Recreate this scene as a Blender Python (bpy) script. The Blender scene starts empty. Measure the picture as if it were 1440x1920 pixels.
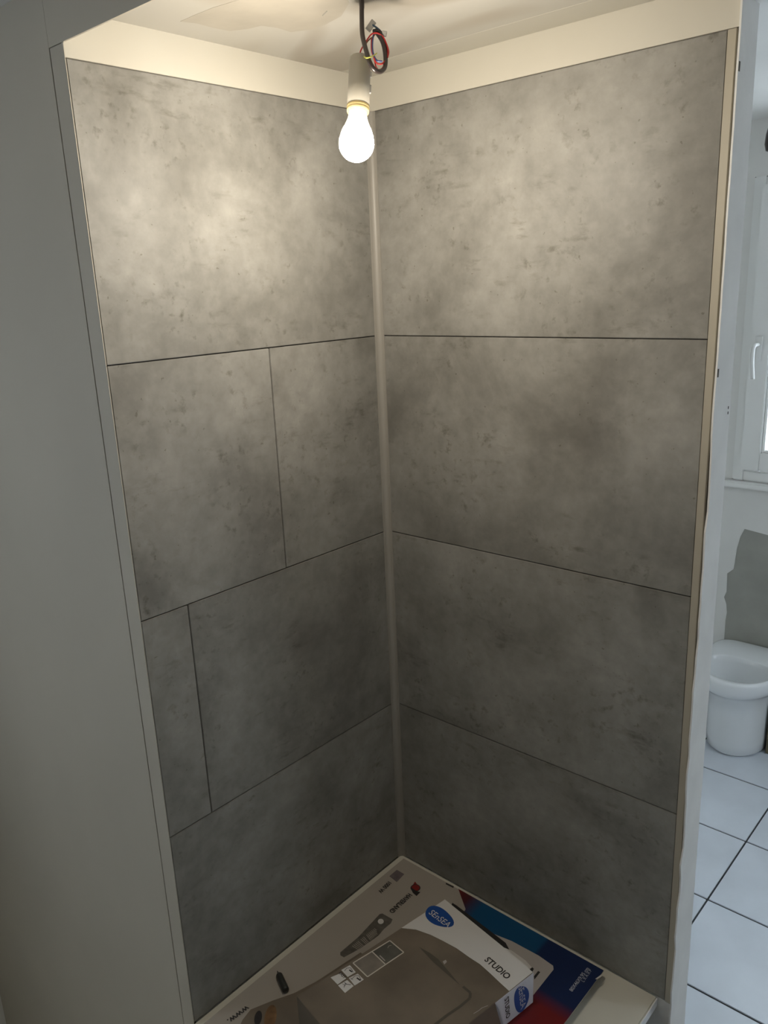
import bpy, bmesh, math, random
from mathutils import Vector, Matrix, Euler
random.seed(7)
S = bpy.context.scene
COL = S.collection

# ---------------------------------------------------------------- camera
F_PX = 1518.0
CAM = Vector((1.633, -1.805, 0.146))
ROT = Euler((1.296114, 0.042035, 0.727199), 'XYZ')
cd = bpy.data.cameras.new('camera'); cam = bpy.data.objects.new('camera', cd); COL.objects.link(cam)
cam.location = CAM; cam.rotation_euler = ROT
cd.sensor_fit = 'VERTICAL'; cd.sensor_height = 24; cd.lens = 24 * F_PX / 1920
cd.clip_start = 0.02; cd.clip_end = 100
S.camera = cam
# ---------------------------------------------------------------- daylight (overcast sky) and exposure
W = bpy.data.worlds.new('world'); S.world = W; W.use_nodes = True
bg = W.node_tree.nodes['Background']; bg.inputs[0].default_value = (0.80, 0.90, 1.0, 1); bg.inputs[1].default_value = 4.5
S.view_settings.view_transform = 'Standard'; S.view_settings.look = 'None'
S.view_settings.exposure = 0.30; S.view_settings.gamma = 1; S.view_settings.use_curve_mapping = False
BULB_POWER = 330.0      # radiance of the glowing bulb glass

# ---------------------------------------------------------------- measuring helpers (a photo point on a known real plane)
MR = ROT.to_matrix()
def ray(u, v): return MR @ Vector(((u-720)/F_PX, -(v-960)/F_PX, -1))
def onz(u, v, z):
    d = ray(u, v); return CAM + d*((z-CAM.z)/d.z)
def atd(u, v, t): return CAM + ray(u, v)*t
def onplane(u, v, p, n):
    d = ray(u, v); return CAM + d*((p-CAM).dot(n)/d.dot(n))

# ---------------------------------------------------------------- materials
def mat(name, col, rough=0.5, metal=0.0, noise=0.0, nscale=20, bump=0.0, bscale=60, emit=None, spec=None):
    m = bpy.data.materials.new(name); m.use_nodes = True
    nt = m.node_tree; b = nt.nodes['Principled BSDF']
    b.inputs['Base Color'].default_value = (*col, 1); b.inputs['Roughness'].default_value = rough
    b.inputs['Metallic'].default_value = metal
    if spec is not None: b.inputs['Specular IOR Level'].default_value = spec
    tc = nt.nodes.new('ShaderNodeTexCoord')
    if noise:
        n = nt.nodes.new('ShaderNodeTexNoise'); n.inputs['Scale'].default_value = nscale; n.inputs['Detail'].default_value = 4
        nt.links.new(tc.outputs['Object'], n.inputs['Vector'])
        r = nt.nodes.new('ShaderNodeValToRGB')
        r.color_ramp.elements[0].position = .3; r.color_ramp.elements[1].position = .7
        r.color_ramp.elements[0].color = (*[max(0, c*(1-noise)) for c in col], 1)
        r.color_ramp.elements[1].color = (*[min(1, c*(1+noise)) for c in col], 1)
        nt.links.new(n.outputs['Fac'], r.inputs['Fac']); nt.links.new(r.outputs['Color'], b.inputs['Base Color'])
    if bump:
        n = nt.nodes.new('ShaderNodeTexNoise'); n.inputs['Scale'].default_value = bscale; n.inputs['Detail'].default_value = 5
        nt.links.new(tc.outputs['Object'], n.inputs['Vector'])
        bp = nt.nodes.new('ShaderNodeBump'); bp.inputs['Strength'].default_value = bump; bp.inputs['Distance'].default_value = .002
        nt.links.new(n.outputs['Fac'], bp.inputs['Height']); nt.links.new(bp.outputs['Normal'], b.inputs['Normal'])
    if emit:
        b.inputs['Emission Color'].default_value = (*emit[0], 1); b.inputs['Emission Strength'].default_value = emit[1]
    return m

def concrete():
    m = bpy.data.materials.new('concrete_print'); m.use_nodes = True
    nt = m.node_tree; N = nt.nodes; L = nt.links; b = N['Principled BSDF']
    b.inputs['Roughness'].default_value = .5; b.inputs['Specular IOR Level'].default_value = .25
    tc = N.new('ShaderNodeTexCoord'); oi = N.new('ShaderNodeObjectInfo')
    mul = N.new('ShaderNodeMath'); mul.operation = 'MULTIPLY'; mul.inputs[1].default_value = 37.0
    L.new(oi.outputs['Random'], mul.inputs[0])
    add = N.new('ShaderNodeVectorMath'); add.operation = 'ADD'
    L.new(tc.outputs['Object'], add.inputs[0]); L.new(mul.outputs[0], add.inputs[1])
    def noise(scale, detail=5, rough=.55, dist=0, stretch=None):
        n = N.new('ShaderNodeTexNoise'); n.inputs['Scale'].default_value = scale
        n.inputs['Detail'].default_value = detail; n.inputs['Roughness'].default_value = rough; n.inputs['Distortion'].default_value = dist
        if stretch:
            mp = N.new('ShaderNodeMapping'); mp.inputs['Scale'].default_value = stretch
            L.new(add.outputs[0], mp.inputs['Vector']); L.new(mp.outputs[0], n.inputs['Vector'])
        else: L.new(add.outputs[0], n.inputs['Vector'])
        return n.outputs['Fac']
    def ramp(f, p0, p1, c0=(0,0,0), c1=(1,1,1)):
        r = N.new('ShaderNodeValToRGB'); r.color_ramp.elements[0].position = p0; r.color_ramp.elements[1].position = p1
        r.color_ramp.elements[0].color = (*c0, 1); r.color_ramp.elements[1].color = (*c1, 1); L.new(f, r.inputs['Fac']); return r.outputs['Color']
    def mix(fac, a, c, mode='MIX'):
        x = N.new('ShaderNodeMix'); x.data_type = 'RGBA'; x.blend_type = mode
        if isinstance(fac, float): x.inputs[0].default_value = fac
        else: L.new(fac, x.inputs[0])
        for i, v in ((6, a), (7, c)):
            if isinstance(v, tuple): x.inputs[i].default_value = (*v, 1)
            else: L.new(v, x.inputs[i])
        return x.outputs[2]
    base = ramp(noise(3.2, 7, .6, .3), .33, .68, CONC_D, CONC_L)
    fine = ramp(noise(28, 5, .6), .3, .7, (.86, .86, .86), (1.06, 1.06, 1.06))
    c = mix(1.0, base, fine, 'MULTIPLY')
    streak = ramp(noise(14, 4, .6, 0, (1, 1, 3.2)), .54, .72)
    blot = ramp(noise(6.5, 5, .65, .5), .5, .66)
    m1 = mix(1.0, streak, blot, 'MULTIPLY')
    c = mix(m1, c, mix(1.0, c, (.60, .58, .54), 'MULTIPLY'))
    sp = ramp(noise(42, 4, .6), .56, .74)
    msk = ramp(noise(7.0, 4, .6), .47, .62)
    m2 = mix(1.0, sp, msk, 'MULTIPLY')
    c = mix(m2, c, mix(1.0, c, (.55, .53, .49), 'MULTIPLY'))
    sp2 = ramp(noise(95, 1, .4), .765, .80)
    c = mix(sp2, c, mix(1.0, c, (.7, .68, .64), 'MULTIPLY'))
    L.new(c, b.inputs['Base Color'])
    bp = N.new('ShaderNodeBump'); bp.inputs['Strength'].default_value = .12; bp.inputs['Distance'].default_value = .001
    L.new(noise(60, 5), bp.inputs['Height']); L.new(bp.outputs['Normal'], b.inputs['Normal'])
    return m
CONC_D = (.178, .172, .153); CONC_L = (.325, .317, .292)
M_conc = concrete()

def ceiling_mat():
    m = mat('stained_ceiling', (.46, .44, .40), .38, bump=.25, bscale=9)
    nt = m.node_tree; b = nt.nodes['Principled BSDF']
    tc = nt.nodes.new('ShaderNodeTexCoord'); n = nt.nodes.new('ShaderNodeTexNoise'); n.inputs['Scale'].default_value = 1.9
    n.inputs['Detail'].default_value = 2; n.inputs['Distortion'].default_value = .8
    nt.links.new(tc.outputs['Object'], n.inputs['Vector'])
    r = nt.nodes.new('ShaderNodeValToRGB'); e = r.color_ramp.elements
    e[0].position = .40; e[0].color = (.39, .355, .30, 1); e[1].position = .62; e[1].color = (.41, .375, .32, 1)
    x = e.new(.44); x.color = (.50, .48, .435, 1); x = e.new(.56); x.color = (.48, .46, .41, 1)
    nt.links.new(n.outputs['Fac'], r.inputs['Fac']); nt.links.new(r.outputs['Color'], b.inputs['Base Color'])
    return m
M_ceil = ceiling_mat()
M_white = mat('white_wall_paint', (.74, .73, .70), .6, noise=.03, nscale=3, bump=.1, bscale=40)
M_band = mat('cream_wall_paint', (.55, .525, .455), .6, noise=.03, nscale=3, bump=.1, bscale=50)
M_front = mat('dull_white_paint', (.56, .515, .43), .7, noise=.04, nscale=2, bump=.08)
M_rear = mat('low_bounce_brown', (.22, .20, .17), .8, noise=.05, nscale=3)  # unseen rear wall, invented dark colour to cut bounced light
M_plaster = mat('raw_plaster', (.73, .73, .71), .85, noise=.05, nscale=9, bump=.5, bscale=30)
M_patch = mat('bare_grey_render', (.34, .335, .30), .9, noise=.12, nscale=5, bump=.4, bscale=30)
M_pvc = mat('white_pvc', (.80, .80, .78), .3)
M_trim = mat('grey_beige_trim', (.29, .275, .245), .45)
M_etrim = mat('cream_edge_trim', (.40, .365, .29), .45)
M_dark = mat('dark_gap', (.02, .018, .015), .9)
M_gap = mat('brown_gap', (.10, .09, .07), .9)
M_tile = mat('grey_floor_tile', (.72, .77, .84), .32, noise=.07, nscale=4)
M_grout = mat('dark_grout', (.045, .05, .055), .9, noise=.4, nscale=30)
M_board = mat('off_white_board', (.62, .60, .52), .5, noise=.03, nscale=4)
M_boardedge = mat('white_board_edge', (.78, .80, .82), .5)
M_ceramic = mat('white_ceramic', (.80, .82, .83), .12)
M_casing = mat('olive_brown_panel', (.16, .14, .09), .7, noise=.1, nscale=8)
M_socket = mat('cream_plastic', (.29, .27, .225), .45)
M_collar = mat('yellow_cream_plastic', (.85, .66, .30), .4)
M_bulb = mat('glowing_opal_glass', (.9, .9, .9), .3, emit=((1.0, .895, .745), BULB_POWER))
M_neck = mat('opal_glass_neck', (.9, .88, .82), .3, emit=((1.0, .9, .72), 1.8))
M_black = mat('black_rubber', (.022, .015, .013), .4)
M_red = mat('red_insulation', (.45, .02, .02), .4)
M_blue = mat('blue_insulation', (.04, .06, .20), .4)
M_green = mat('green_yellow_insulation', (.42, .42, .07), .4)
M_conn = mat('grey_connector_plastic', (.40, .39, .36), .4)
M_beige = mat('beige_card', (.36, .325, .28), .45, noise=.02, nscale=5)
M_card = mat('white_card', (.62, .60, .57), .45)
M_card_daylit = mat('white_card_daylit', (.66, .66, .70), .4)  # side-face copy of the white card, daylight's blue cast put into its colour
M_brown = mat('brown_photo_print', (.155, .125, .092), .4, noise=.25, nscale=6)
M_logo = mat('deep_blue_print', (.008, .062, .27), .4)
M_cream = mat('pale_print', (.60, .55, .47), .45)
M_ink = mat('black_ink', (.02, .018, .018), .5)
M_whiteink = mat('white_ink', (.42, .45, .52), .5)
M_greyprint = mat('dark_grey_print', (.10, .09, .075), .5, noise=.3, nscale=60)
M_redprint = mat('dark_red_print', (.20, .012, .01), .5)
M_pale = mat('pale_grey_print', (.42, .385, .36), .5)
M_flangrey = mat('grey_swatch_print', (.15, .125, .13), .5, noise=.2, nscale=40)

def ribbon_mat():
    # printed flag-like sweep: red - bright blue - navy - red, by position on the carton
    m = bpy.data.materials.new('red_blue_print'); m.use_nodes = True
    nt = m.node_tree; b = nt.nodes['Principled BSDF']; b.inputs['Roughness'].default_value = .4
    tc = nt.nodes.new('ShaderNodeTexCoord'); sp = nt.nodes.new('ShaderNodeSeparateXYZ'); nt.links.new(tc.outputs['Object'], sp.inputs[0])
    def ramp(sock, a, c, els):
        mr = nt.nodes.new('ShaderNodeMapRange'); mr.inputs[1].default_value = a; mr.inputs[2].default_value = c; nt.links.new(sock, mr.inputs[0])
        r = nt.nodes.new('ShaderNodeValToRGB'); e = r.color_ramp.elements
        e[0].position, e[0].color = els[0][0], (*els[0][1], 1); e[1].position, e[1].color = els[-1][0], (*els[-1][1], 1)
        for p, c_ in els[1:-1]:
            q = e.new(p); q.color = (*c_, 1)
        nt.links.new(mr.outputs[0], r.inputs['Fac']); return r.outputs['Color']
    R_ = (.115, .007, .006); B_ = (.002, .062, .155); D_ = (.002, .014, .066)
    a = ramp(sp.outputs['X'], .28, .80, [(0, R_), (.10, (.06, .01, .015)), (.2, B_), (.63, B_), (.655, D_), (1, D_)])
    f = ramp(sp.outputs['Y'], -.30, -.10, [(0, (1, 1, 1)), (.22, (1, 1, 1)), (.46, (0, 0, 0)), (1, (0, 0, 0))])
    x = nt.nodes.new('ShaderNodeMix'); x.data_type = 'RGBA'; nt.links.new(f, x.inputs[0]); nt.links.new(a, x.inputs[6]); x.inputs[7].default_value = (.15, .006, .007, 1)
    nt.links.new(x.outputs[2], b.inputs['Base Color'])
    return m
M_ribbon = ribbon_mat()
def glass_mat():
    m = bpy.data.materials.new('window_glass'); m.use_nodes = True; b = m.node_tree.nodes['Principled BSDF']
    b.inputs['Transmission Weight'].default_value = 1; b.inputs['Roughness'].default_value = 0; b.inputs['IOR'].default_value = 1.1
    b.inputs['Base Color'].default_value = (.97, 1, 1, 1); return m
M_glass = glass_mat()

# ---------------------------------------------------------------- mesh helpers
def addbox(bm, x0, x1, y0, y1, z0, z1, bevel=0):
    r = bmesh.ops.create_cube(bm, size=1)
    for v in r['verts']:
        v.co = Vector((x0+(v.co.x+.5)*(x1-x0), y0+(v.co.y+.5)*(y1-y0), z0+(v.co.z+.5)*(z1-z0)))
    if bevel:
        es = {e for v in r['verts'] for e in v.link_edges}
        bmesh.ops.bevel(bm, geom=list(es), offset=bevel, segments=2, affect='EDGES')
def link(name, bm, m, parent=None, smooth=False, origin=None):
    if origin is not None:
        for v in bm.verts: v.co -= Vector(origin)
    bmesh.ops.recalc_face_normals(bm, faces=bm.faces)
    me = bpy.data.meshes.new(name); bm.to_mesh(me); bm.free()
    if m: me.materials.append(m)
    if smooth:
        for p in me.polygons: p.use_smooth = True
    o = bpy.data.objects.new(name, me); COL.objects.link(o)
    if origin is not None: o.location = origin
    if parent is not None:
        o.parent = parent; o.matrix_parent_inverse = parent.matrix_basis.inverted()
    return o
def box(name, x0, x1, y0, y1, z0, z1, m, parent=None, bevel=0, origin=None):
    bm = bmesh.new(); addbox(bm, x0, x1, y0, y1, z0, z1, bevel); return link(name, bm, m, parent, origin=origin)
def struct(o): o['kind'] = 'structure'; return o
def tag(o, label, cat, group=None):
    o['label'] = label; o['category'] = cat
    if group: o['group'] = group
    return o
def thing(name, label, cat, loc):
    o = bpy.data.objects.new(name, None); COL.objects.link(o); o.location = loc; o.empty_display_size = .05
    return tag(o, label, cat)
def lathe(name, prof, p, axis, m, parent=None, seg=40):
    """prof: (radius, distance along axis) from point p"""
    bm = bmesh.new(); q = Vector((0, 0, 1)).rotation_difference(Vector(axis).normalized())
    rings = []
    for r, h in prof:
        if r < 1e-6: rings.append([bm.verts.new(p + q @ Vector((0, 0, h)))])
        else: rings.append([bm.verts.new(p + q @ Vector((r*math.cos(a), r*math.sin(a), h))) for a in [2*math.pi*i/seg for i in range(seg)]])
    for A, B in zip(rings, rings[1:]):
        for i in range(seg):
            j = (i+1) % seg
            if len(A) == 1 and len(B) == 1: continue
            if len(A) == 1: bm.faces.new((A[0], B[i], B[j]))
            elif len(B) == 1: bm.faces.new((A[i], A[j], B[0]))
            else: bm.faces.new((A[i], A[j], B[j], B[i]))
    return link(name, bm, m, parent, smooth=True)
def tube(name, pts, r, m, parent=None, seg=10, sub=8):
    P = [Vector(p) for p in pts]; Q = []
    for i in range(len(P)-1):
        p0, p1, p2, p3 = P[max(i-1, 0)], P[i], P[i+1], P[min(i+2, len(P)-1)]
        for k in range(sub):
            t = k/sub
            Q.append(.5*((2*p1)+(p2-p0)*t+(2*p0-5*p1+4*p2-p3)*t*t+(3*p1-p0-3*p2+p3)*t**3))
    Q.append(P[-1])
    bm = bmesh.new(); rings = []; up = None
    for i, c in enumerate(Q):
        d = (Q[min(i+1, len(Q)-1)]-Q[max(i-1, 0)]).normalized()
        if up is None: up = d.orthogonal().normalized()
        up = (up-d*up.dot(d)).normalized(); s = d.cross(up)
        rings.append([bm.verts.new(c+r*(math.cos(2*math.pi*k/seg)*up+math.sin(2*math.pi*k/seg)*s)) for k in range(seg)])
    for A, B in zip(rings, rings[1:]):
        for k in range(seg): bm.faces.new((A[k], A[(k+1) % seg], B[(k+1) % seg], B[k]))
    bm.faces.new(rings[0]); bm.faces.new(rings[-1])
    return link(name, bm, m, parent, smooth=True)
def flat(name, pts, n, m, parent, th=.0006, lift=0.0):
    """thin printed or pasted sheet lying on a surface with normal n"""
    n = Vector(n).normalized(); bm = bmesh.new()
    A = [bm.verts.new(Vector(p)+n*lift) for p in pts]; B = [bm.verts.new(Vector(p)+n*(lift+th)) for p in pts]
    bm.faces.new(A); bm.faces.new(B)
    for i in range(len(A)):
        j = (i+1) % len(A); bm.faces.new((A[i], A[j], B[j], B[i]))
    bmesh.ops.triangulate(bm, faces=[f for f in bm.faces if len(f.verts) > 4])
    return link(name, bm, m, parent)
def lettering(name, s, p0, p1, n, m, parent, lift=.0008, sy=1.0, sheary=0.0, bold=0.0):
    """word s with its baseline from p0 to p1 on a surface with normal n (readable from the side n points to)"""
    cu = bpy.data.curves.new(name, 'FONT'); cu.body = s; cu.size = 1; cu.offset = bold; cu.resolution_u = 3
    tmp = bpy.data.objects.new('tmp', cu); COL.objects.link(tmp)
    bpy.context.view_layer.update()
    me = bpy.data.meshes.new_from_object(tmp.evaluated_get(bpy.context.evaluated_depsgraph_get()))
    bpy.data.objects.remove(tmp)
    xs = [v.co.x for v in me.vertices]; w = max(xs)-min(xs); x0 = min(xs)
    p0 = Vector(p0); p1 = Vector(p1); n = Vector(n).normalized(); ex = (p1-p0); k = ex.length/w; ex.normalize(); ey = n.cross(ex)
    for v in me.vertices:
        x, y = (v.co.x-x0)*k, v.co.y*k*sy
        v.co = p0+ex*x+ey*y+n*lift
    me.materials.clear(); me.materials.append(m); me.name = name
    o = bpy.data.objects.new(name, me); COL.objects.link(o)
    if parent is not None: o.parent = parent; o.matrix_parent_inverse = parent.matrix_basis.inverted()
    return o

# ================================================================ the room shell
FL = -2.0                       # floor
H = 0.6                         # panel row height; row joint 1 is z = 0
TOP, BOT = H, -3*H
WL, WR = .885, .962             # alcove depth (left wall) and width (back wall)
CEIL_A, CEIL_R = .686, .74
# floor with tiles
bm = bmesh.new(); addbox(bm, -.6, 3.3, -.878, 2.15, FL-.08, FL-.0035); addbox(bm, .6, 3.3, -3.7, -.878, FL-.08, FL-.0035)
floor = struct(link('floor', bm, M_grout))
FH = -3.25                      # lower landing in front of the left wall
struct(box('floor_landing', -1.7, 3.3, -3.7, -.80, FH-.1, FH, M_front))
struct(box('wall_landing', .6, .68, -3.6, -.885, FH, FL-.08, M_front))
tm = None; T = .395; g = .0065
rng = random.Random(3)
for i in range(-7, 8):
    for j in range(-10, 6):
        x0 = .834+i*T; y0 = .289+j*T
        x1, y1 = x0+T, y0+T
        if x1 < -.5 or x0 > 3.1 or y1 < -3.5 or y0 > 1.95: continue
        if y0 < -.878 and x0 < .6: continue
        if tm is None:
            bm = bmesh.new(); addbox(bm, -T/2+g/2, T/2-g/2, -T/2+g/2, T/2-g/2, -.006, 0, .0015)
            me = bpy.data.meshes.new('tile'); bm.to_mesh(me); bm.free(); me.materials.append(M_tile); tm = me
        o = bpy.data.objects.new('tile', tm); COL.objects.link(o); o.location = ((x0+x1)/2, (y0+y1)/2, FL+rng.uniform(-.0006, 0)); o.parent = floor

# alcove left wall: core, cream band above the panels, panels
wall_left = struct(box('wall_left', -.09, -.008, -.872, .14, FL, CEIL_R+.1, M_plaster))
box('painted_band', -.008, 0, -WL+.0013, .0, TOP+.001, CEIL_A, M_band, wall_left)
wall_back = struct(box('wall_back', -.09, .985, .008, .088, FL, CEIL_R+.1, M_plaster))
box('painted_band', 0, .985, 0, .008, TOP+.001, CEIL_A, M_band, wall_back)
box('painted_base', 0, .985, .002, .008, FL, BOT-.002, M_white, wall_back)
def panel(parent, axis, a0, a1, z0, z1):
    gp = .0011
    bm = bmesh.new(); L = a1-a0
    addbox(bm, -L/2+gp, L/2-gp, -.004, .004, -(z1-z0)/2+gp, (z1-z0)/2-gp, .0013)
    me = bpy.data.meshes.new('panel'); bm.to_mesh(me); bm.free(); me.materials.append(M_conc)
    o = bpy.data.objects.new('panel', me); COL.objects.link(o); o.parent = parent
    if axis == 'x': o.location = ((a0+a1)/2, .004, (z0+z1)/2)
    else: o.location = (-.004, -(a0+a1)/2, (z0+z1)/2); o.rotation_euler.z = math.pi/2
    return o
for z1, cuts in ((TOP, [0, WL]), (0, [0, .424, WL]), (-H, [0, .751, WL]), (-2*H, [0, WL])):
    for a0, a1 in zip(cuts, cuts[1:]): panel(wall_left, 'y', a0, min(a1, WL-.0013), z1-H, z1)
for z1 in (TOP, 0, -H, -2*H): panel(wall_back, 'x', 0, WR, z1-H, z1)
box('joint_backing', -.0085, -.0065, -.872, 0, BOT, TOP, M_dark, wall_left)
box('joint_backing', 0, WR, .0065, .0085, BOT, TOP, M_dark, wall_back)
# inner corner trim: shallow cove with two raised lips
bm = bmesh.new()
R_ = .020; prof = []
for k in range(9):
    a = math.pi/2*k/8; prof.append((R_-(R_-.003)*math.sin(a)*1.0, -(R_-(R_-.003)*math.cos(a))))
prof = [(.0, -R_)]+[(0.0025, -R_), ]+[(.003+(R_-.006)*(1-math.cos(math.pi/2*k/8)), -(.003+(R_-.006)*(1-math.sin(math.pi/2*k/8)))) for k in range(9)]+[(R_, -.0025), (R_, 0), (0, 0)]
lo = [bm.verts.new((x, y, BOT)) for x, y in prof]; hi = [bm.verts.new((x, y, TOP)) for x, y in prof]
bm.faces.new(lo); bm.faces.new(hi)
for i in range(len(prof)):
    j = (i+1) % len(prof); bm.faces.new((lo[i], lo[j], hi[j], hi[i]))
struct(link('trim_1', bm, M_trim))
# edge trim at the open right end of the back wall
struct(box('trim_2', WR, .980, -.003, .008, BOT, TOP-.001, M_etrim, bevel=.001))
box_gap = box('shadow_gap', .980, .985, .004, .008, BOT, TOP-.001, M_gap, wall_back)
# ragged plaster end of the back wall (end face towards the open side)
bm = bmesh.new(); rg = random.Random(11); n = 60
zs = [FL+(TOP+.09-FL)*i/n for i in range(n+1)]
fr = [(-.008+rg.uniform(-.0035, .0035)*(1.8 if z < -.1 else .25)-(.03*max(0, -z-.5)/1.5)*.6) for z in zs]
bk = [.088+rg.uniform(-.0015, .0015) for z in zs]
A = [[bm.verts.new((x, y, z)) for (x, y) in ((.985, f), (.989, f), (.989, b), (.985, b))] for z, f, b in zip(zs, fr, bk)]
for r0, r1 in zip(A, A[1:]):
    for i in range(4):
        j = (i+1) % 4; bm.faces.new((r0[i], r0[j], r1[j], r1[i]))
bm.faces.new(A[0]); bm.faces.new(A[-1])
link('plaster_edge', bm, M_plaster, wall_back)
for zz in (.52, -.08): box('plaster_chip', .9885, .9897, -.006, .001, zz, zz+.018, M_gap, wall_back)

# front wall beside the opening, with a narrow dark joint and jamb strip
wall_front = struct(box('wall_front', -1.7, -.0575, -WL, -.80, FH, CEIL_R+.1, M_front))
box('jamb_strip', -.0535, -.0002, -WL, -WL+.0012, FH, .626, M_front, wall_front)
box('joint', -.09, -.008, -WL+.006, -WL+.012, FH, .626, M_dark, wall_front)
box('lintel', -.0566, 1.02, -WL, -WL+.004, .628, CEIL_R+.1, M_front, wall_front)
box('return', -1.7, -.09, -.80, -.79, FH, CEIL_R+.1, M_front, wall_front)
# ceilings
ceiling = struct(box('ceiling', -.008, 1.02, -WL+.012, .008, CEIL_A, CEIL_A+.012, M_ceil))
box('joint_strip', 0, 1.0, -.105, -.001, CEIL_A-.0004, CEIL_A, M_band, ceiling)
sp_ = [(338, 40), (365, 28), (400, 14), (440, 2), (520, -20), (640, -25), (655, 5), (640, 30), (610, 46), (585, 55), (545, 60), (520, 52), (490, 48), (465, 54), (430, 58), (400, 52), (370, 44)]
flat('old_paint_patch', [onz(u, v, CEIL_A) for u, v in sp_], (0, 0, -1), mat('old_tan_paint', (.42, .385, .325), .35, noise=.08, nscale=12, bump=.3, bscale=20), ceiling, th=.0003)
flat('plaster_scratch', [onz(604, 29, CEIL_A-.0004), onz(613, 20, CEIL_A-.0004), onz(614, 21, CEIL_A-.0004), onz(605, 30, CEIL_A-.0004)], (0, 0, -1), M_patch, ceiling)
struct(box('ceiling_room', -1.7, 3.3, -3.7, 2.15, CEIL_R, CEIL_R+.1, M_white))
# wall above the doorway to the toilet room
struct(box('wall_back_header', .985, 2.0, .0, .085, .655, CEIL_R, M_white))
struct(box('wall_back_right', 2.0, 3.3, .0, .085, FL, CEIL_R, M_white))
# other walls of the main room; daylight comes in by a window on the right and an added one on the left
struct(box('wall_rear', -1.7, 3.3, -3.7, -3.6, FH, CEIL_R, M_rear))
LW = (-3.2, -2.1, -.9, .35)  # unseen window opening, added to light the front wall from the left
bm = bmesh.new()
addbox(bm, -1.7, -1.6, -3.6, LW[0], FH, CEIL_R); addbox(bm, -1.7, -1.6, LW[1], -.885, FH, CEIL_R)
addbox(bm, -1.7, -1.6, LW[0], LW[1], FH, LW[2]); addbox(bm, -1.7, -1.6, LW[0], LW[1], LW[3], CEIL_R)
struct(link('wall_far_left', bm, M_white))
bm = bmesh.new()
for a in ((LW[0], LW[0]+.06, LW[2], LW[3]), (LW[1]-.06, LW[1], LW[2], LW[3]), (LW[0], LW[1], LW[2], LW[2]+.06), (LW[0], LW[1], LW[3]-.06, LW[3])): addbox(bm, -1.68, -1.63, *a)
struct(link('window_added_left', bm, M_pvc))
wy0, wy1, wz0, wz1 = .80, 1.60, -1.0, .35
bm = bmesh.new()
addbox(bm, 3.2, 3.3, -3.6, wy0, FL, CEIL_R); addbox(bm, 3.2, 3.3, wy1, 2.15, FL, CEIL_R)
addbox(bm, 3.2, 3.3, wy0, wy1, FL, wz0); addbox(bm, 3.2, 3.3, wy0, wy1, wz1, CEIL_R)
struct(link('wall_right', bm, M_white))
bm = bmesh.new()
for a in ((3.22, 3.27, wy0, wy0+.06, wz0, wz1), (3.22, 3.27, wy1-.06, wy1, wz0, wz1), (3.22, 3.27, wy0, wy1, wz0, wz0+.06), (3.22, 3.27, wy0, wy1, wz1-.06, wz1)): addbox(bm, *a)
struct(link('window_2', bm, M_pvc))
# toilet room
struct(box('wall_toilet_left', -.4, -.3, .088, 2.15, FL, CEIL_R, M_white))
FY = 2.0; wx0, wx1, vz0, vz1 = .372, 1.45, -.80, .515
bm = bmesh.new()
addbox(bm, -.4, wx0, FY, FY+.15, FL, CEIL_R); addbox(bm, wx1, 3.3, FY, FY+.15, FL, CEIL_R)
addbox(bm, wx0, wx1, FY, FY+.15, FL, vz0); addbox(bm, wx0, wx1, FY, FY+.15, vz1, CEIL_R)
wall_far = struct(link('wall_far', bm, M_white))
# bare grey patch with a ragged paint edge behind the toilet
pp = [(600, 160), (570, 215), (545, 300), (530, 400), (520, 450), (475, 480), (492, 520), (505, 560), (470, 610), (452, 650), (468, 700), (472, 760), (462, 820), (455, 920), (450, 1000)]
P = [onplane(1240+x/3.84, 950+y/3.84, Vector((0, FY, 0)), Vector((0, 1, 0))) for x, y in pp]
P += [Vector((P[-1].x, FY, -2.0)), Vector((1.15, FY, -2.0)), Vector((1.12, FY, -1.06)), Vector((.9, FY, -1.045)), Vector((.66, FY, -1.055))]
flat('bare_patch', P, (0, -1, 0), M_patch, wall_far, th=.001)
# window 1
def frame(bm, x0, x1, z0, z1, w, y0, y1, bev=.004):
    for a in ((x0, x0+w, y0, y1, z0, z1), (x1-w, x1, y0, y1, z0, z1), (x0+w, x1-w, y0, y1, z0, z0+w), (x0+w, x1-w, y0, y1, z1-w, z1)): addbox(bm, *a, bev)
bm = bmesh.new(); frame(bm, wx0, wx1, vz0, vz1, .05, FY-.004, FY+.07); win = struct(link('window_1', bm, M_pvc))
bm = bmesh.new(); frame(bm, wx0+.035, wx1-.035, vz0+.055, vz1-.035, .085, FY-.018, FY+.05); sash = link('sash', bm, M_pvc, win)
bm = bmesh.new(); frame(bm, wx0+.118, wx1-.118, vz0+.138, vz1-.118, .014, FY-.006, FY+.04); link('glazing_bead', bm, M_pvc, win)
box('pane', wx0+.125, wx1-.125, FY+.02, FY+.024, vz0+.145, vz1-.125, M_glass, win)
bm = bmesh.new(); addbox(bm, wx0-.06, wx1+.06, FY-.035, FY+.0, vz0-.03, vz0, .006); link('window_sill', bm, M_pvc, win)
hx = .437
bm = bmesh.new(); addbox(bm, hx, hx+.03, FY-.026, FY-.018, -.25, -.14, .004); hp = link('handle_plate', bm, M_pvc, win)
tube('handle', [(hx+.01, FY-.02, -.18), (hx+.008, FY-.06, -.18), (hx+.004, FY-.068, -.2), (hx+.004, FY-.064, -.26), (hx+.010, FY-.060, -.325)], .0085, M_pvc, hp)
for zz in (-.160, -.172): box('plaster_pit', .9885, .9898, .0745, .0775, zz, zz+.006, M_dark, wall_back)

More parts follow.
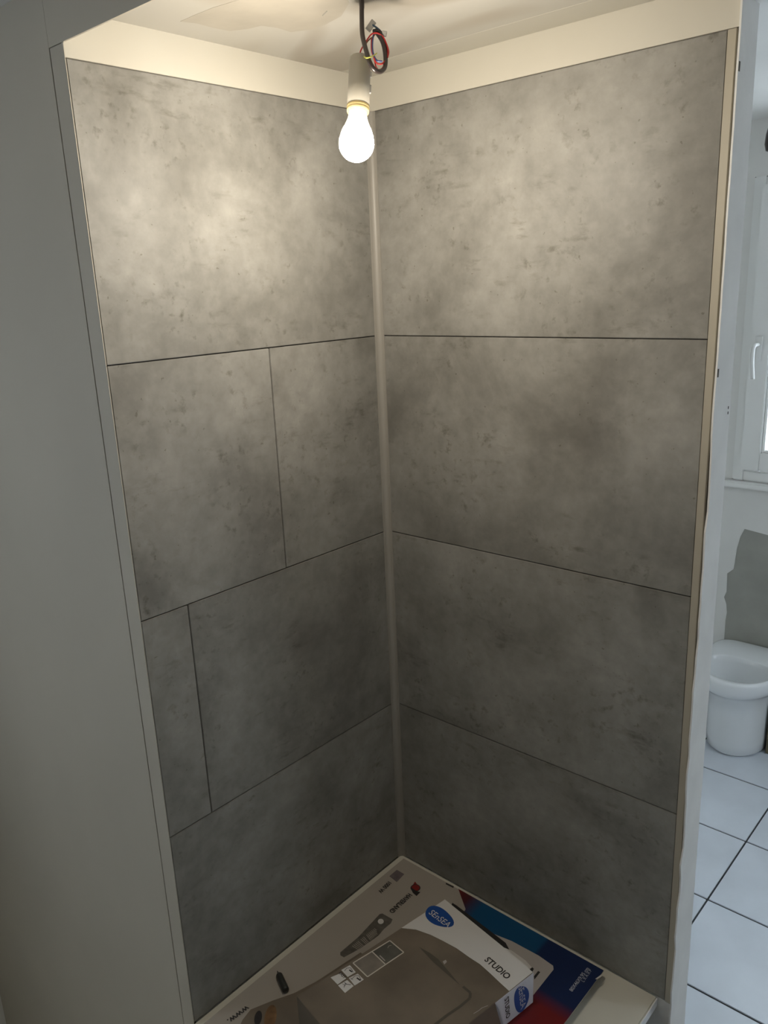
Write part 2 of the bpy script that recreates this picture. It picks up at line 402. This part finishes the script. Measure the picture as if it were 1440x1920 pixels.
# ================================================================ the objects
# board forming the base of the alcove, standing on hidden feet
board = thing('base_board', 'off-white board lying across the bottom of the concrete-look alcove', 'board', (.47, -.45, FL))
bm = bmesh.new(); addbox(bm, .001, .94, -.945, -.001, BOT-.028, BOT, .003); link('slab', bm, M_board, board)
bm = bmesh.new(); addbox(bm, .940, .9425, -.945, -.004, BOT-.0275, BOT-.0015); link('edge_band', bm, M_boardedge, board)
for (x, y) in ((.08, -.1), (.85, -.1), (.08, -.83), (.85, -.83)): box('support', x-.035, x+.035, y-.035, y+.035, FL, BOT-.028, M_gap, board)
box('support', .05, .905, -.875, -.86, FL, BOT-.028, M_gap, board)

# ---- large flat carton
ZB = BOT+.03
UP = Vector((0, 0, 1))
cx0, cx1, cy1, cy0 = .046, .797, -.040, -.93
carton = thing('flat_carton', 'large beige and blue-red printed carton lying flat under the smaller box', 'carton', (.4, -.45, BOT))
box('carton_body', cx0+.01, cx1-.045, cy0, cy1-.004, BOT, ZB-.004, M_beige, carton)
bm = bmesh.new(); addbox(bm, cx0, cx1, cy0, cy1, ZB-.004, ZB, .0008); link('carton_lid', bm, M_beige, carton)
def Z(u, v, z=ZB): return onz(u, v, z)
# printed sweep on the right end
P = [Vector((Z(862, 1664).x, cy1, ZB)), Vector((cx1, cy1, ZB)), Vector((cx1, cy0, ZB)), Vector((.50, cy0, ZB)), Vector((.44, -.55, ZB)), Z(873, 1705)]
bm = bmesh.new(); A = [bm.verts.new(p+UP*.0004) for p in P]; bm.faces.new(A)
link('printed_sweep', bm, M_ribbon, carton)
flat('torn_corner', [Z(1130, 1826), Z(1116, 1836), Z(1119, 1837), Z(1126, 1833)], UP, M_card, carton, lift=.0006)
lettering('lettering', '80X46X9,95 cm', Z(1073, 1860), Z(1105, 1817), UP, M_whiteink, carton, bold=.01)
lettering('lettering', 'L X A X P', Z(1095, 1842), Z(1110, 1820), UP, M_whiteink, carton, bold=.01)
lettering('lettering', 'HAVERLAND', Z(766, 1675), Z(729, 1709), UP, M_ink, carton, bold=.035, sy=1.35)
lettering('lettering', '1000 W', Z(728, 1653), Z(708, 1672), UP, M_ink, carton, bold=.03, sy=1.2)
lettering('lettering', 'www.', Z(463, 1885), Z(425, 1913), UP, M_ink, carton, bold=.02)
flat('printed_swatch', [Z(744, 1631), Z(758, 1639), Z(744, 1654), Z(730, 1643)], UP, M_flangrey, carton, th=.0004)
flat('printed_mark', [Z(836, 1655), Z(851, 1662), Z(850, 1665), Z(836, 1658)], UP, M_ink, carton, th=.0004)
# round emblem: ring, red house, dark base
c = Z(779, 1665); bm = bmesh.new()
for r0, r1 in ((.0135, .0165),):
    A = [bm.verts.new(c+Vector((r0*math.cos(a), r0*math.sin(a), .0006))) for a in [2*math.pi*i/28 for i in range(28)]]
    B = [bm.verts.new(c+Vector((r1*math.cos(a), r1*math.sin(a), .0006))) for a in [2*math.pi*i/28 for i in range(28)]]
    for i in range(28): bm.faces.new((A[i], A[(i+1) % 28], B[(i+1) % 28], B[i]))
link('emblem_ring', bm, M_ink, carton)
flat('emblem_house', [Z(778, 1653), Z(788, 1665), Z(781, 1672), Z(771, 1664), Z(775, 1658)], UP, M_redprint, carton, th=.0005)
flat('emblem_base', [Z(771, 1664), Z(781, 1671), Z(788, 1673), Z(781, 1680), Z(774, 1674), Z(771, 1668)], UP, M_ink, carton, th=.0008)
# printed tapered tool with a white dot
tool = [(717, 1713), (736, 1724), (733, 1731), (720, 1742), (710, 1754), (696, 1764), (676, 1778), (645, 1795), (638, 1791), (638, 1786), (672, 1757), (700, 1727), (712, 1714)]
flat('printed_tool', [Z(*q) for q in tool], UP, M_greyprint, carton, th=.0005)
def ell(u, v, a, b, ang, k=22, z=ZB):
    return [Z(u+a*math.cos(t)*math.cos(ang)-b*math.sin(t)*math.sin(ang), v+a*math.cos(t)*math.sin(ang)+b*math.sin(t)*math.cos(ang), z) for t in [2*math.pi*i/k for i in range(k)]]
flat('printed_dot', ell(714, 1728, 5.5, 4.8, 0), UP, M_card, carton, th=.0009)
for s in (0, 1, 2):
    lettering('lettering', 'IIIIIII III IIIII', Z(702-2*s+3*s, 1741+4*s), Z(660+5*s, 1774+3*s), UP, M_beige, carton, lift=.0009, sy=.7)
# printed heater picture near the small box
flat('printed_heater', [Z(915, 1747), Z(960, 1765), Z(1010, 1792), Z(1037, 1811), Z(1038, 1818), Z(1000, 1866), Z(960, 1885), Z(880, 1760)], UP, M_pale, carton, th=.0006)
flat('printed_heater_edge', [Z(945, 1777), Z(960, 1783), Z(985, 1801), Z(998, 1815), Z(990, 1818), Z(970, 1800)], UP, M_card, carton, th=.0008)
flat('printed_shadow', [Z(848, 1693), Z(856, 1698), Z(905, 1735), Z(948, 1768), Z(960, 1790), Z(930, 1800), Z(840, 1720)], UP, M_ink, carton, th=.0007)
flat('printed_foot', [Z(1001, 1831), Z(1009, 1821), Z(1013, 1823), Z(1002, 1837)], UP, M_ink, carton, th=.0009)
flat('printed_foot', [Z(994, 1817), Z(998, 1814), Z(1001, 1817), Z(998, 1823), Z(994, 1821)], UP, M_ink, carton, th=.0009)
# dark printed photograph under and beside the small box
ph = [(676, 1786), (600, 1836), (590, 1842), (552, 1862), (512, 1876), (470, 1893), (455, 1912), (440, 1945), (560, 1990), (760, 1990), (760, 1850)]
P = [Z(*q) for q in ph]
flat('printed_photograph', P, UP, M_brown, carton, th=.0004)
flat('printed_animal', ell(507, 1908, 11, 24, .2), UP, mat('tan_print', (.16, .085, .035), .5, noise=.4, nscale=30), carton, th=.0007)
flat('printed_animal', ell(484, 1909, 7, 14, .2), UP, M_ink, carton, th=.0006)

# ---- smaller box on top
HB = .102; ZT = ZB+.104
A_ = onz(833, 1687, ZT); B_ = onz(1000, 1823, ZT)
e1 = (B_-A_).normalized(); e2 = Vector((e1.y, -e1.x, 0)); w1 = (B_-A_).length
D_ = onz(547, 1857, ZT); w2 = (D_-A_).dot(e2)
ZB2 = ZB+.002
sb = thing('shower_box', 'brown and white printed box lying on the large flat carton', 'box', (A_+e1*w1/2+e2*w2/2)-UP*HB)
bm = bmesh.new()
cor = [A_, B_, B_+e2*w2, A_+e2*w2]
hi = [bm.verts.new(p) for p in cor]; lo = [bm.verts.new(p-UP*HB) for p in cor]
bm.faces.new(hi); bm.faces.new(lo)
for i in range(4):
    j = (i+1) % 4; bm.faces.new((hi[i], hi[j], lo[j], lo[i]))
bmesh.ops.bevel(bm, geom=bm.edges[:], offset=.0012, segments=2, affect='EDGES')
link('carton_body', bm, M_brown, sb)
def T_(u, v): return onz(u, v, ZT)
def clampT(p):      # keep a point on the top face
    d = p-A_; return A_+e1*min(max(d.dot(e1), .001), w1-.001)+e2*min(max(d.dot(e2), .001), w2-.001)
sw = [(745, 1733), (780, 1743), (808, 1753), (830, 1764), (856, 1778), (880, 1795), (900, 1808), (918, 1824), (937, 1842), (952, 1856)]
P = [clampT(A_)]+[clampT(T_(*q)) for q in sw]+[clampT(B_)]
P[1] = A_+e2*(P[1]-A_).dot(e2)+e1*.001; P[-2] = B_-e1*.001+e2*(P[-2]-B_).dot(e2)
flat('white_sweep', P, UP, M_card, sb, th=.0005)
def lens(u, v, a, b, ang, f, k=28):
    pts = []
    for i in range(k):
        t = 2*math.pi*i/k; r = 1+.06*math.cos(3*t)
        x, y = a*r*math.cos(t), b*r*math.sin(t)
        pts.append(f(u+x*math.cos(ang)-y*math.sin(ang), v+x*math.sin(ang)+y*math.cos(ang)))
    return pts
flat('logo_oval', lens(823.5, 1719.5, 29, 16.5, .5, T_), UP, M_logo, sb, th=.0008)
lettering('lettering', 'SEnSEA', T_(803, 1713), T_(839, 1740), UP, M_card, sb, lift=.0012, sy=1.15)
lettering('lettering', 'STUDIO', T_(907.5, 1801), T_(950, 1837), UP, M_ink, sb, lift=.0012, bold=.02, sy=1.15)
# side face (towards the open side): normal e1
N1 = e1
def X_(u, v): return onplane(u, v, B_, N1)
sp = [(955, 1853), (928, 1877), (934, 1888), (938, 1898), (941, 1910), (943, 1925), (945, 1940)]
Q = [X_(*q) for q in sp]
Q[1].z = ZT-.002
poly = [B_-UP*.001, Vector((*Q[1].xy, ZT-.001))]+Q[2:6]
dn = (poly[-1]-B_).dot(e2)
poly += [B_+e2*(dn+.004)-UP*(HB-.001), B_-UP*(HB-.001)+e2*.001]
flat('white_sweep', poly, N1, M_card_daylit, sb, th=.0006)
flat('logo_oval', lens(977, 1872, 25, 13.5, 1.72, X_), N1, M_logo, sb, th=.001)
lettering('lettering', 'SEnSEA', X_(971.5, 1852), X_(976, 1893), N1, M_card, sb, lift=.0014, sy=1.1)
lettering('lettering', 'STUDIO', X_(945.5, 1873), X_(948.5, 1911), N1, M_ink, sb, lift=.0014, bold=.02, sy=1.1)
# thumbnails in white frames
def strip(p, q, w, name='printed_line', m=M_cream, lift=.0006, n=UP):
    p = Vector(p); q = Vector(q); s = n.cross(q-p).normalized()*w/2
    return [p+s, q+s, q-s, p-s]
def merged(name, polys, n, m, parent, lift):
    bm = bmesh.new()
    for P in polys: bm.faces.new([bm.verts.new(Vector(p)+Vector(n)*lift) for p in P])
    return link(name, bm, m, parent)
fr = [(662, 1806), (731, 1764), (757, 1786), (689, 1832)]
fp = [T_(*q) for q in fr]; ma, mb = T_(698, 1785), T_(722, 1808)
flat('thumbnail_picture', [fp[0], ma, mb, fp[3]], UP, mat('taupe_print', (.19, .165, .135), .4, noise=.2, nscale=25), sb, th=.0005)
flat('thumbnail_picture', [ma, fp[1], fp[2], mb], UP, mat('dark_taupe_print', (.09, .085, .07), .4, noise=.35, nscale=25), sb, th=.0005)
merged('thumbnail_frame', [strip(fp[i], fp[(i+1) % 4], .0032) for i in range(4)]+[strip(ma, mb, .0032)], UP, M_cream, sb, .0009)
merged('thumbnail_detail', [strip(T_(727, 1778), T_(729, 1774), .001), strip(T_(729, 1774), T_(734, 1773), .001)], UP, M_cream, sb, .0010)
merged('thumbnail_detail', [strip(T_(712, 1792), T_(722, 1802), .003)], UP, M_pale, sb, .0010)
# four icon tiles
ics = [[(656, 1810), (667, 1823), (652, 1832), (640, 1819)], [(671, 1826), (682, 1837), (665, 1848), (654, 1834)], [(639, 1825), (649, 1835), (633, 1846), (620, 1833)], [(651, 1838), (663, 1849), (647, 1862), (634, 1848)]]
for q in ics: flat('icon_tile', [T_(*p) for p in q], UP, M_card, sb, th=.0008)
ln = lambda pts, w: [strip(T_(*a), T_(*b), w) for a, b in zip(pts, pts[1:])]
g1 = ln([(646, 1821), (650, 1816), (657, 1815), (660, 1819), (662, 1824)], .0014)+ln([(655, 1819), (660, 1823)], .004)
g2 = ln([(658, 1837), (662, 1834), (666, 1830), (673, 1830), (677, 1838)], .0014)+ln([(669, 1834), (676, 1839)], .004)+ln([(657, 1834), (662, 1838)], .001)
g3 = ln([(646, 1843), (650, 1846), (658, 1847)], .0018)+ln([(645, 1852), (647, 1846), (650, 1846)], .0016)+ln([(642, 1845), (648, 1849)], .001)
merged('icon_drawing', g1+g2+g3, UP, M_ink, sb, .0011)
lettering('lettering', 'EASY', T_(635, 1825), T_(645, 1836), UP, M_ink, sb, lift=.0012, bold=.02)
# printed shower column on the top face: dark bar, hinge, arm
mk = mat('printed_shade', (.085, .075, .055), .45)
merged('printed_bar', [[T_(786, 1776), T_(806, 1787), T_(822, 1799), T_(840, 1820), T_(863, 1848), T_(836, 1825), T_(812, 1804)]], UP, mk, sb, .0006)
merged('printed_arm', ln([(868, 1850), (882, 1862), (881, 1872), (862, 1888), (838, 1904), (815, 1922), (790, 1940)], .0075), UP, mk, sb, .0007)
merged('printed_knob', [[T_(830, 1803), T_(836, 1800), T_(838, 1804), T_(833, 1809)]], UP, M_pale, sb, .0009)
merged('printed_highlight', ln([(888, 1901), (898, 1895), (904, 1890), (915, 1886)], .0014), UP, M_pale, sb, .0009)
# lid seam flap at the far edge
flat('lid_flap', [A_+e2*.0-e1*.002, A_-e2*.004-e1*.002, B_-e2*.004-e1*.02, B_-e1*.02], UP, M_card, sb, th=.0006, lift=-.003)

# ---- small black marker lying on the carton
p0 = Z(523, 1832)+UP*.0105; p1 = Z(537, 1863)+UP*.0105
ax = (p1-p0).normalized(); L_ = (p1-p0).length
mk_ = thing('marker', 'short black marker with thin tip lying on beige carton beside brown photograph', 'marker', p0-UP*.0105)
lathe('barrel', [(0, 0), (.0075, .001), (.0098, .006), (.0098, L_-.004), (.0085, L_), (0, L_)], p0, ax, mat('black_plastic', (.03, .032, .028), .4), mk_, 20)
lathe('tip', [(0, -.014), (.0012, -.012), (.003, 0), (0, .001)], p0, ax, M_ink, mk_, 12)

# ---- bulb and its holder hanging on a cable
DB = 1.60; K = DB/F_PX
pt = atd(675.5, 108, DB); pb = atd(667, 302, DB); ax = (pb-pt).normalized(); LL = (pb-pt).length
lamp = thing('lamp_holder', 'cream cylindrical lamp holder hanging on black cable from alcove ceiling', 'lamp holder', (.435, -.49, CEIL_A))
Ls = LL*91/194; r = 20.6*K
lathe('socket', [(0, 0), (r*.6, 0), (r*.92, .0015), (r*.98, .004), (r, .012), (r*1.0, Ls*.6), (r*1.02, Ls), (r*.86, Ls), (r*.84, Ls-.01)], pt, ax, M_socket, lamp)
lathe('socket_collar', [(r*.84, Ls-.002), (r*1.03, Ls), (r*1.03, Ls+.0045), (r*1.0, Ls+.006), (r*1.03, Ls+.0075), (r*1.0, Ls+.0125), (r*.8, Ls+.0125), (r*.78, Ls)], pt, ax, M_collar, lamp)
side = ray(720, 200).cross(ax).normalized()
if side.dot(MR @ Vector((1, 0, 0))) < 0: side = -side
for s0, s1 in ((26, 36), (51, 66)):
    a = pt+ax*(s0*K)+side*(r*1.0); b2 = pt+ax*(s1*K)+side*(r*1.0); tube('clip', [a, b2], .0028, M_conn, lamp)
tube('seam', [pt+ax*.012+side*r*.15-ray(720, 200)*r*.99*.72, pt+ax*.03+side*r*.15-ray(720, 200)*r*.99*.72], .0008, M_conn, lamp)
bulb = None
rb = 33*K; cb = LL-rb; nk = Ls+.008; rn = 17.5*K
prof = [(rn*.7, nk-.01), (rn*.9, nk), (rn, nk+.012)]
# smooth neck into the globe
for k in range(1, 9):
    t = k/8; h = (nk+.012)+(cb-.010*0-(nk+.012)-rb*.35)*t
    rr = rn+(rb*math.sqrt(1-.35**2)-rn)*(t*t*(3-2*t)*.55+t*.45)
    prof.append((rr, h))
for k in range(1, 17):
    a0 = math.asin(-.35); a = a0+(math.pi/2-a0)*k/16; prof.append((max(rb*math.cos(a), 0), cb+rb*math.sin(a)))
prof[-1] = (0, LL)
bo = lathe('light_bulb', prof, pt, ax, M_bulb, None, 36)
bo.data.materials.append(M_neck)
for pl in bo.data.polygons:
    h_ = (pl.center-pt).dot(ax)
    if h_ < cb-.85*rb: pl.material_index = 1
tag(bo, 'lit opal light bulb screwed into the cream lamp holder', 'bulb')
def cc(x, y, dz=0): return atd(560+x/6, y/6, DB+dz)
top = atd(678, 0, DB-.02); VZ = Vector((top.x, top.y, CEIL_A))
tube('cable', [VZ+Vector((-.002, 0, .0)), VZ+Vector((0, 0, -.02)), cc(710, 0, -.020), cc(710, 200, -.022), cc(716, 380, -.026), cc(740, 500, -.032), cc(768, 600, -.036), cc(800, 700, -.036), cc(852, 782, -.030), cc(915, 805, -.015), cc(965, 765, 0), cc(978, 680, .006), cc(968, 560, .006), cc(940, 460, .002), cc(890, 380, 0), cc(858, 340, 0)], .0046, M_black, lamp)
tube('wire', [pt+side*(-r*.2)+ax*.002, cc(690, 600, -.004), cc(705, 555, -.006), cc(760, 462, -.008), cc(820, 385, -.008), cc(880, 372, -.006), cc(945, 410, -.002), cc(990, 500, .002), cc(1012, 580, .004), cc(1000, 650, .004)], .0015, M_red, lamp)
tube('wire', [cc(870, 330), cc(930, 390, .004), cc(978, 480, .006), cc(1000, 560, .006), cc(985, 660, .004), cc(940, 715, 0), cc(880, 712, -.004), cc(845, 650, -.006)], .0015, M_red, lamp)
tube('wire', [pt+side*(r*.3)+ax*.002, cc(770, 560, .004), cc(762, 490, .002), cc(800, 440, 0), cc(850, 400, 0), cc(870, 340, 0)], .0013, mat('brown_insulation', (.25, .12, .05), .4), lamp)
tube('wire', [cc(855, 350), cc(835, 430), cc(830, 540, .002), cc(845, 620, .002), cc(880, 680, .003), cc(940, 690, .004)], .0016, M_blue, lamp)
tube('wire', [cc(820, 420), cc(820, 560, .003), cc(850, 660, .003), cc(870, 755, -.002), cc(885, 770, -.004)], .0014, M_red, lamp)
tube('wire', [cc(800, 262), cc(860, 300, -.004), cc(910, 340, -.004), cc(955, 390)], .0018, mat('navy_insulation', (.03, .07, .12), .4), lamp)
tube('wire', [cc(840, 350), cc(880, 350, -.003), cc(920, 370, -.002), cc(930, 420)], .0038, M_black, lamp)
tube('wire', [cc(725, 625, -.005), cc(760, 650, -.042), cc(810, 640, -.044), cc(850, 620, -.03), cc(878, 600, -.01)], .0013, M_green, lamp)
tube('wire', [cc(740, 690, .0), cc(745, 660, -.01), cc(728, 640, -.012)], .0014, M_green, lamp)
def blk(c, d, l, w, h, nm):
    d = Vector(d).normalized(); v = ray(700, 60).normalized(); s = d.cross(v).normalized(); v = d.cross(s)
    bm = bmesh.new(); addbox(bm, -l/2, l/2, -w/2, w/2, -h/2, h/2, .0008)
    Mx = Matrix((d, s, v)).transposed().to_4x4(); Mx.translation = c
    bmesh.ops.transform(bm, matrix=Mx, verts=bm.verts); return link(nm, bm, M_conn, lamp)
blk(cc(812, 290), cc(860, 225)-cc(770, 355), .020, .0115, .009, 'connector')
blk(cc(962, 380), cc(985, 375)-cc(935, 365), .010, .010, .008, 'connector')

# ---- toilet
tx, ty = .555, 0
toilet = thing('toilet', 'white floor-standing toilet bowl without a seat against the bathroom wall', 'toilet', (tx, 1.75, FL))
def ring(bm, hw, yf, yb, z, k=48, ex=2.0, sq=.0):
    """oval ring: half width hw, front yf, back yb, squarer at the back"""
    cy = (yf+yb)/2; ry = (yb-yf)/2; out = []
    for i in range(k):
        t = 2*math.pi*i/k; c_, s_ = math.cos(t), math.sin(t)
        e = ex if s_ < 0 else ex+sq
        x = hw*math.copysign(abs(c_)**(2/e), c_); y = cy+ry*math.copysign(abs(s_)**(2/e), s_)
        out.append(bm.verts.new((tx+x, y, z)))
    return out
def loft(bm, rs, cap0=True, cap1=True):
    for A, B in zip(rs, rs[1:]):
        k = len(A)
        for i in range(k): bm.faces.new((A[i], A[(i+1) % k], B[(i+1) % k], B[i]))
    if cap0: bm.faces.new(rs[0])
    if cap1: bm.faces.new(rs[-1])
RZ = -1.59
bm = bmesh.new(); yb = 1.992
rs = [ring(bm, .118, 1.63, 1.95, FL, sq=2), ring(bm, .128, 1.615, 1.955, FL+.012, sq=2), ring(bm, .130, 1.605, 1.96, FL+.06, sq=2), ring(bm, .132, 1.60, 1.97, FL+.2, sq=2),
      ring(bm, .138, 1.585, 1.98, FL+.29, sq=2), ring(bm, .160, 1.55, 1.985, RZ-.085, sq=2), ring(bm, .176, 1.528, yb, RZ-.07, sq=3), ring(bm, .182, 1.520, yb, RZ-.05, sq=3),
      ring(bm, .184, 1.517, yb, RZ-.012, sq=3), ring(bm, .180, 1.522, yb-.003, RZ-.002, sq=3), ring(bm, .172, 1.53, yb-.01, RZ, sq=3),
      ring(bm, .152, 1.553, 1.815, RZ, sq=.6), ring(bm, .146, 1.560, 1.808, RZ-.006, sq=.6), ring(bm, .146, 1.562, 1.806, RZ-.03, sq=.5),
      ring(bm, .130, 1.58, 1.79, RZ-.08), ring(bm, .10, 1.62, 1.77, RZ-.14), ring(bm, .06, 1.65, 1.75, RZ-.19), ring(bm, .03, 1.68, 1.73, RZ-.2)]
loft(bm, rs); body = link('bowl', bm, M_ceramic, toilet, smooth=True)
for s in (-.075, .075):
    pass
casing = thing('pipe_casing', 'low olive-brown casing on the tiled floor right of the toilet', 'casing', (.85, 1.87, FL))
bm = bmesh.new(); addbox(bm, .695, 1.1, 1.745, 1.995, FL+.001, FL+.29, .003); link('casing_body', bm, M_casing, casing)

# ---- dark pendant holder hanging in the toilet room, at the right edge of view
pc = atd(1456, 250, 2.6)
pend = thing('pendant_socket', 'dark brown bare lamp socket hanging from the ceiling in the toilet room', 'lamp socket', (pc.x, pc.y, CEIL_R))
lathe('socket', [(0, -.055), (.012, -.053), (.024, -.03), (.031, 0), (.033, .03), (.028, .05), (.010, .056), (0, .056)], pc, (0, 0, -1), mat('dark_brown_bakelite', (.03, .018, .014), .3), pend)
tube('cable', [(pc.x, pc.y, CEIL_R), (pc.x, pc.y, pc.z+.05)], .003, M_black, pend)
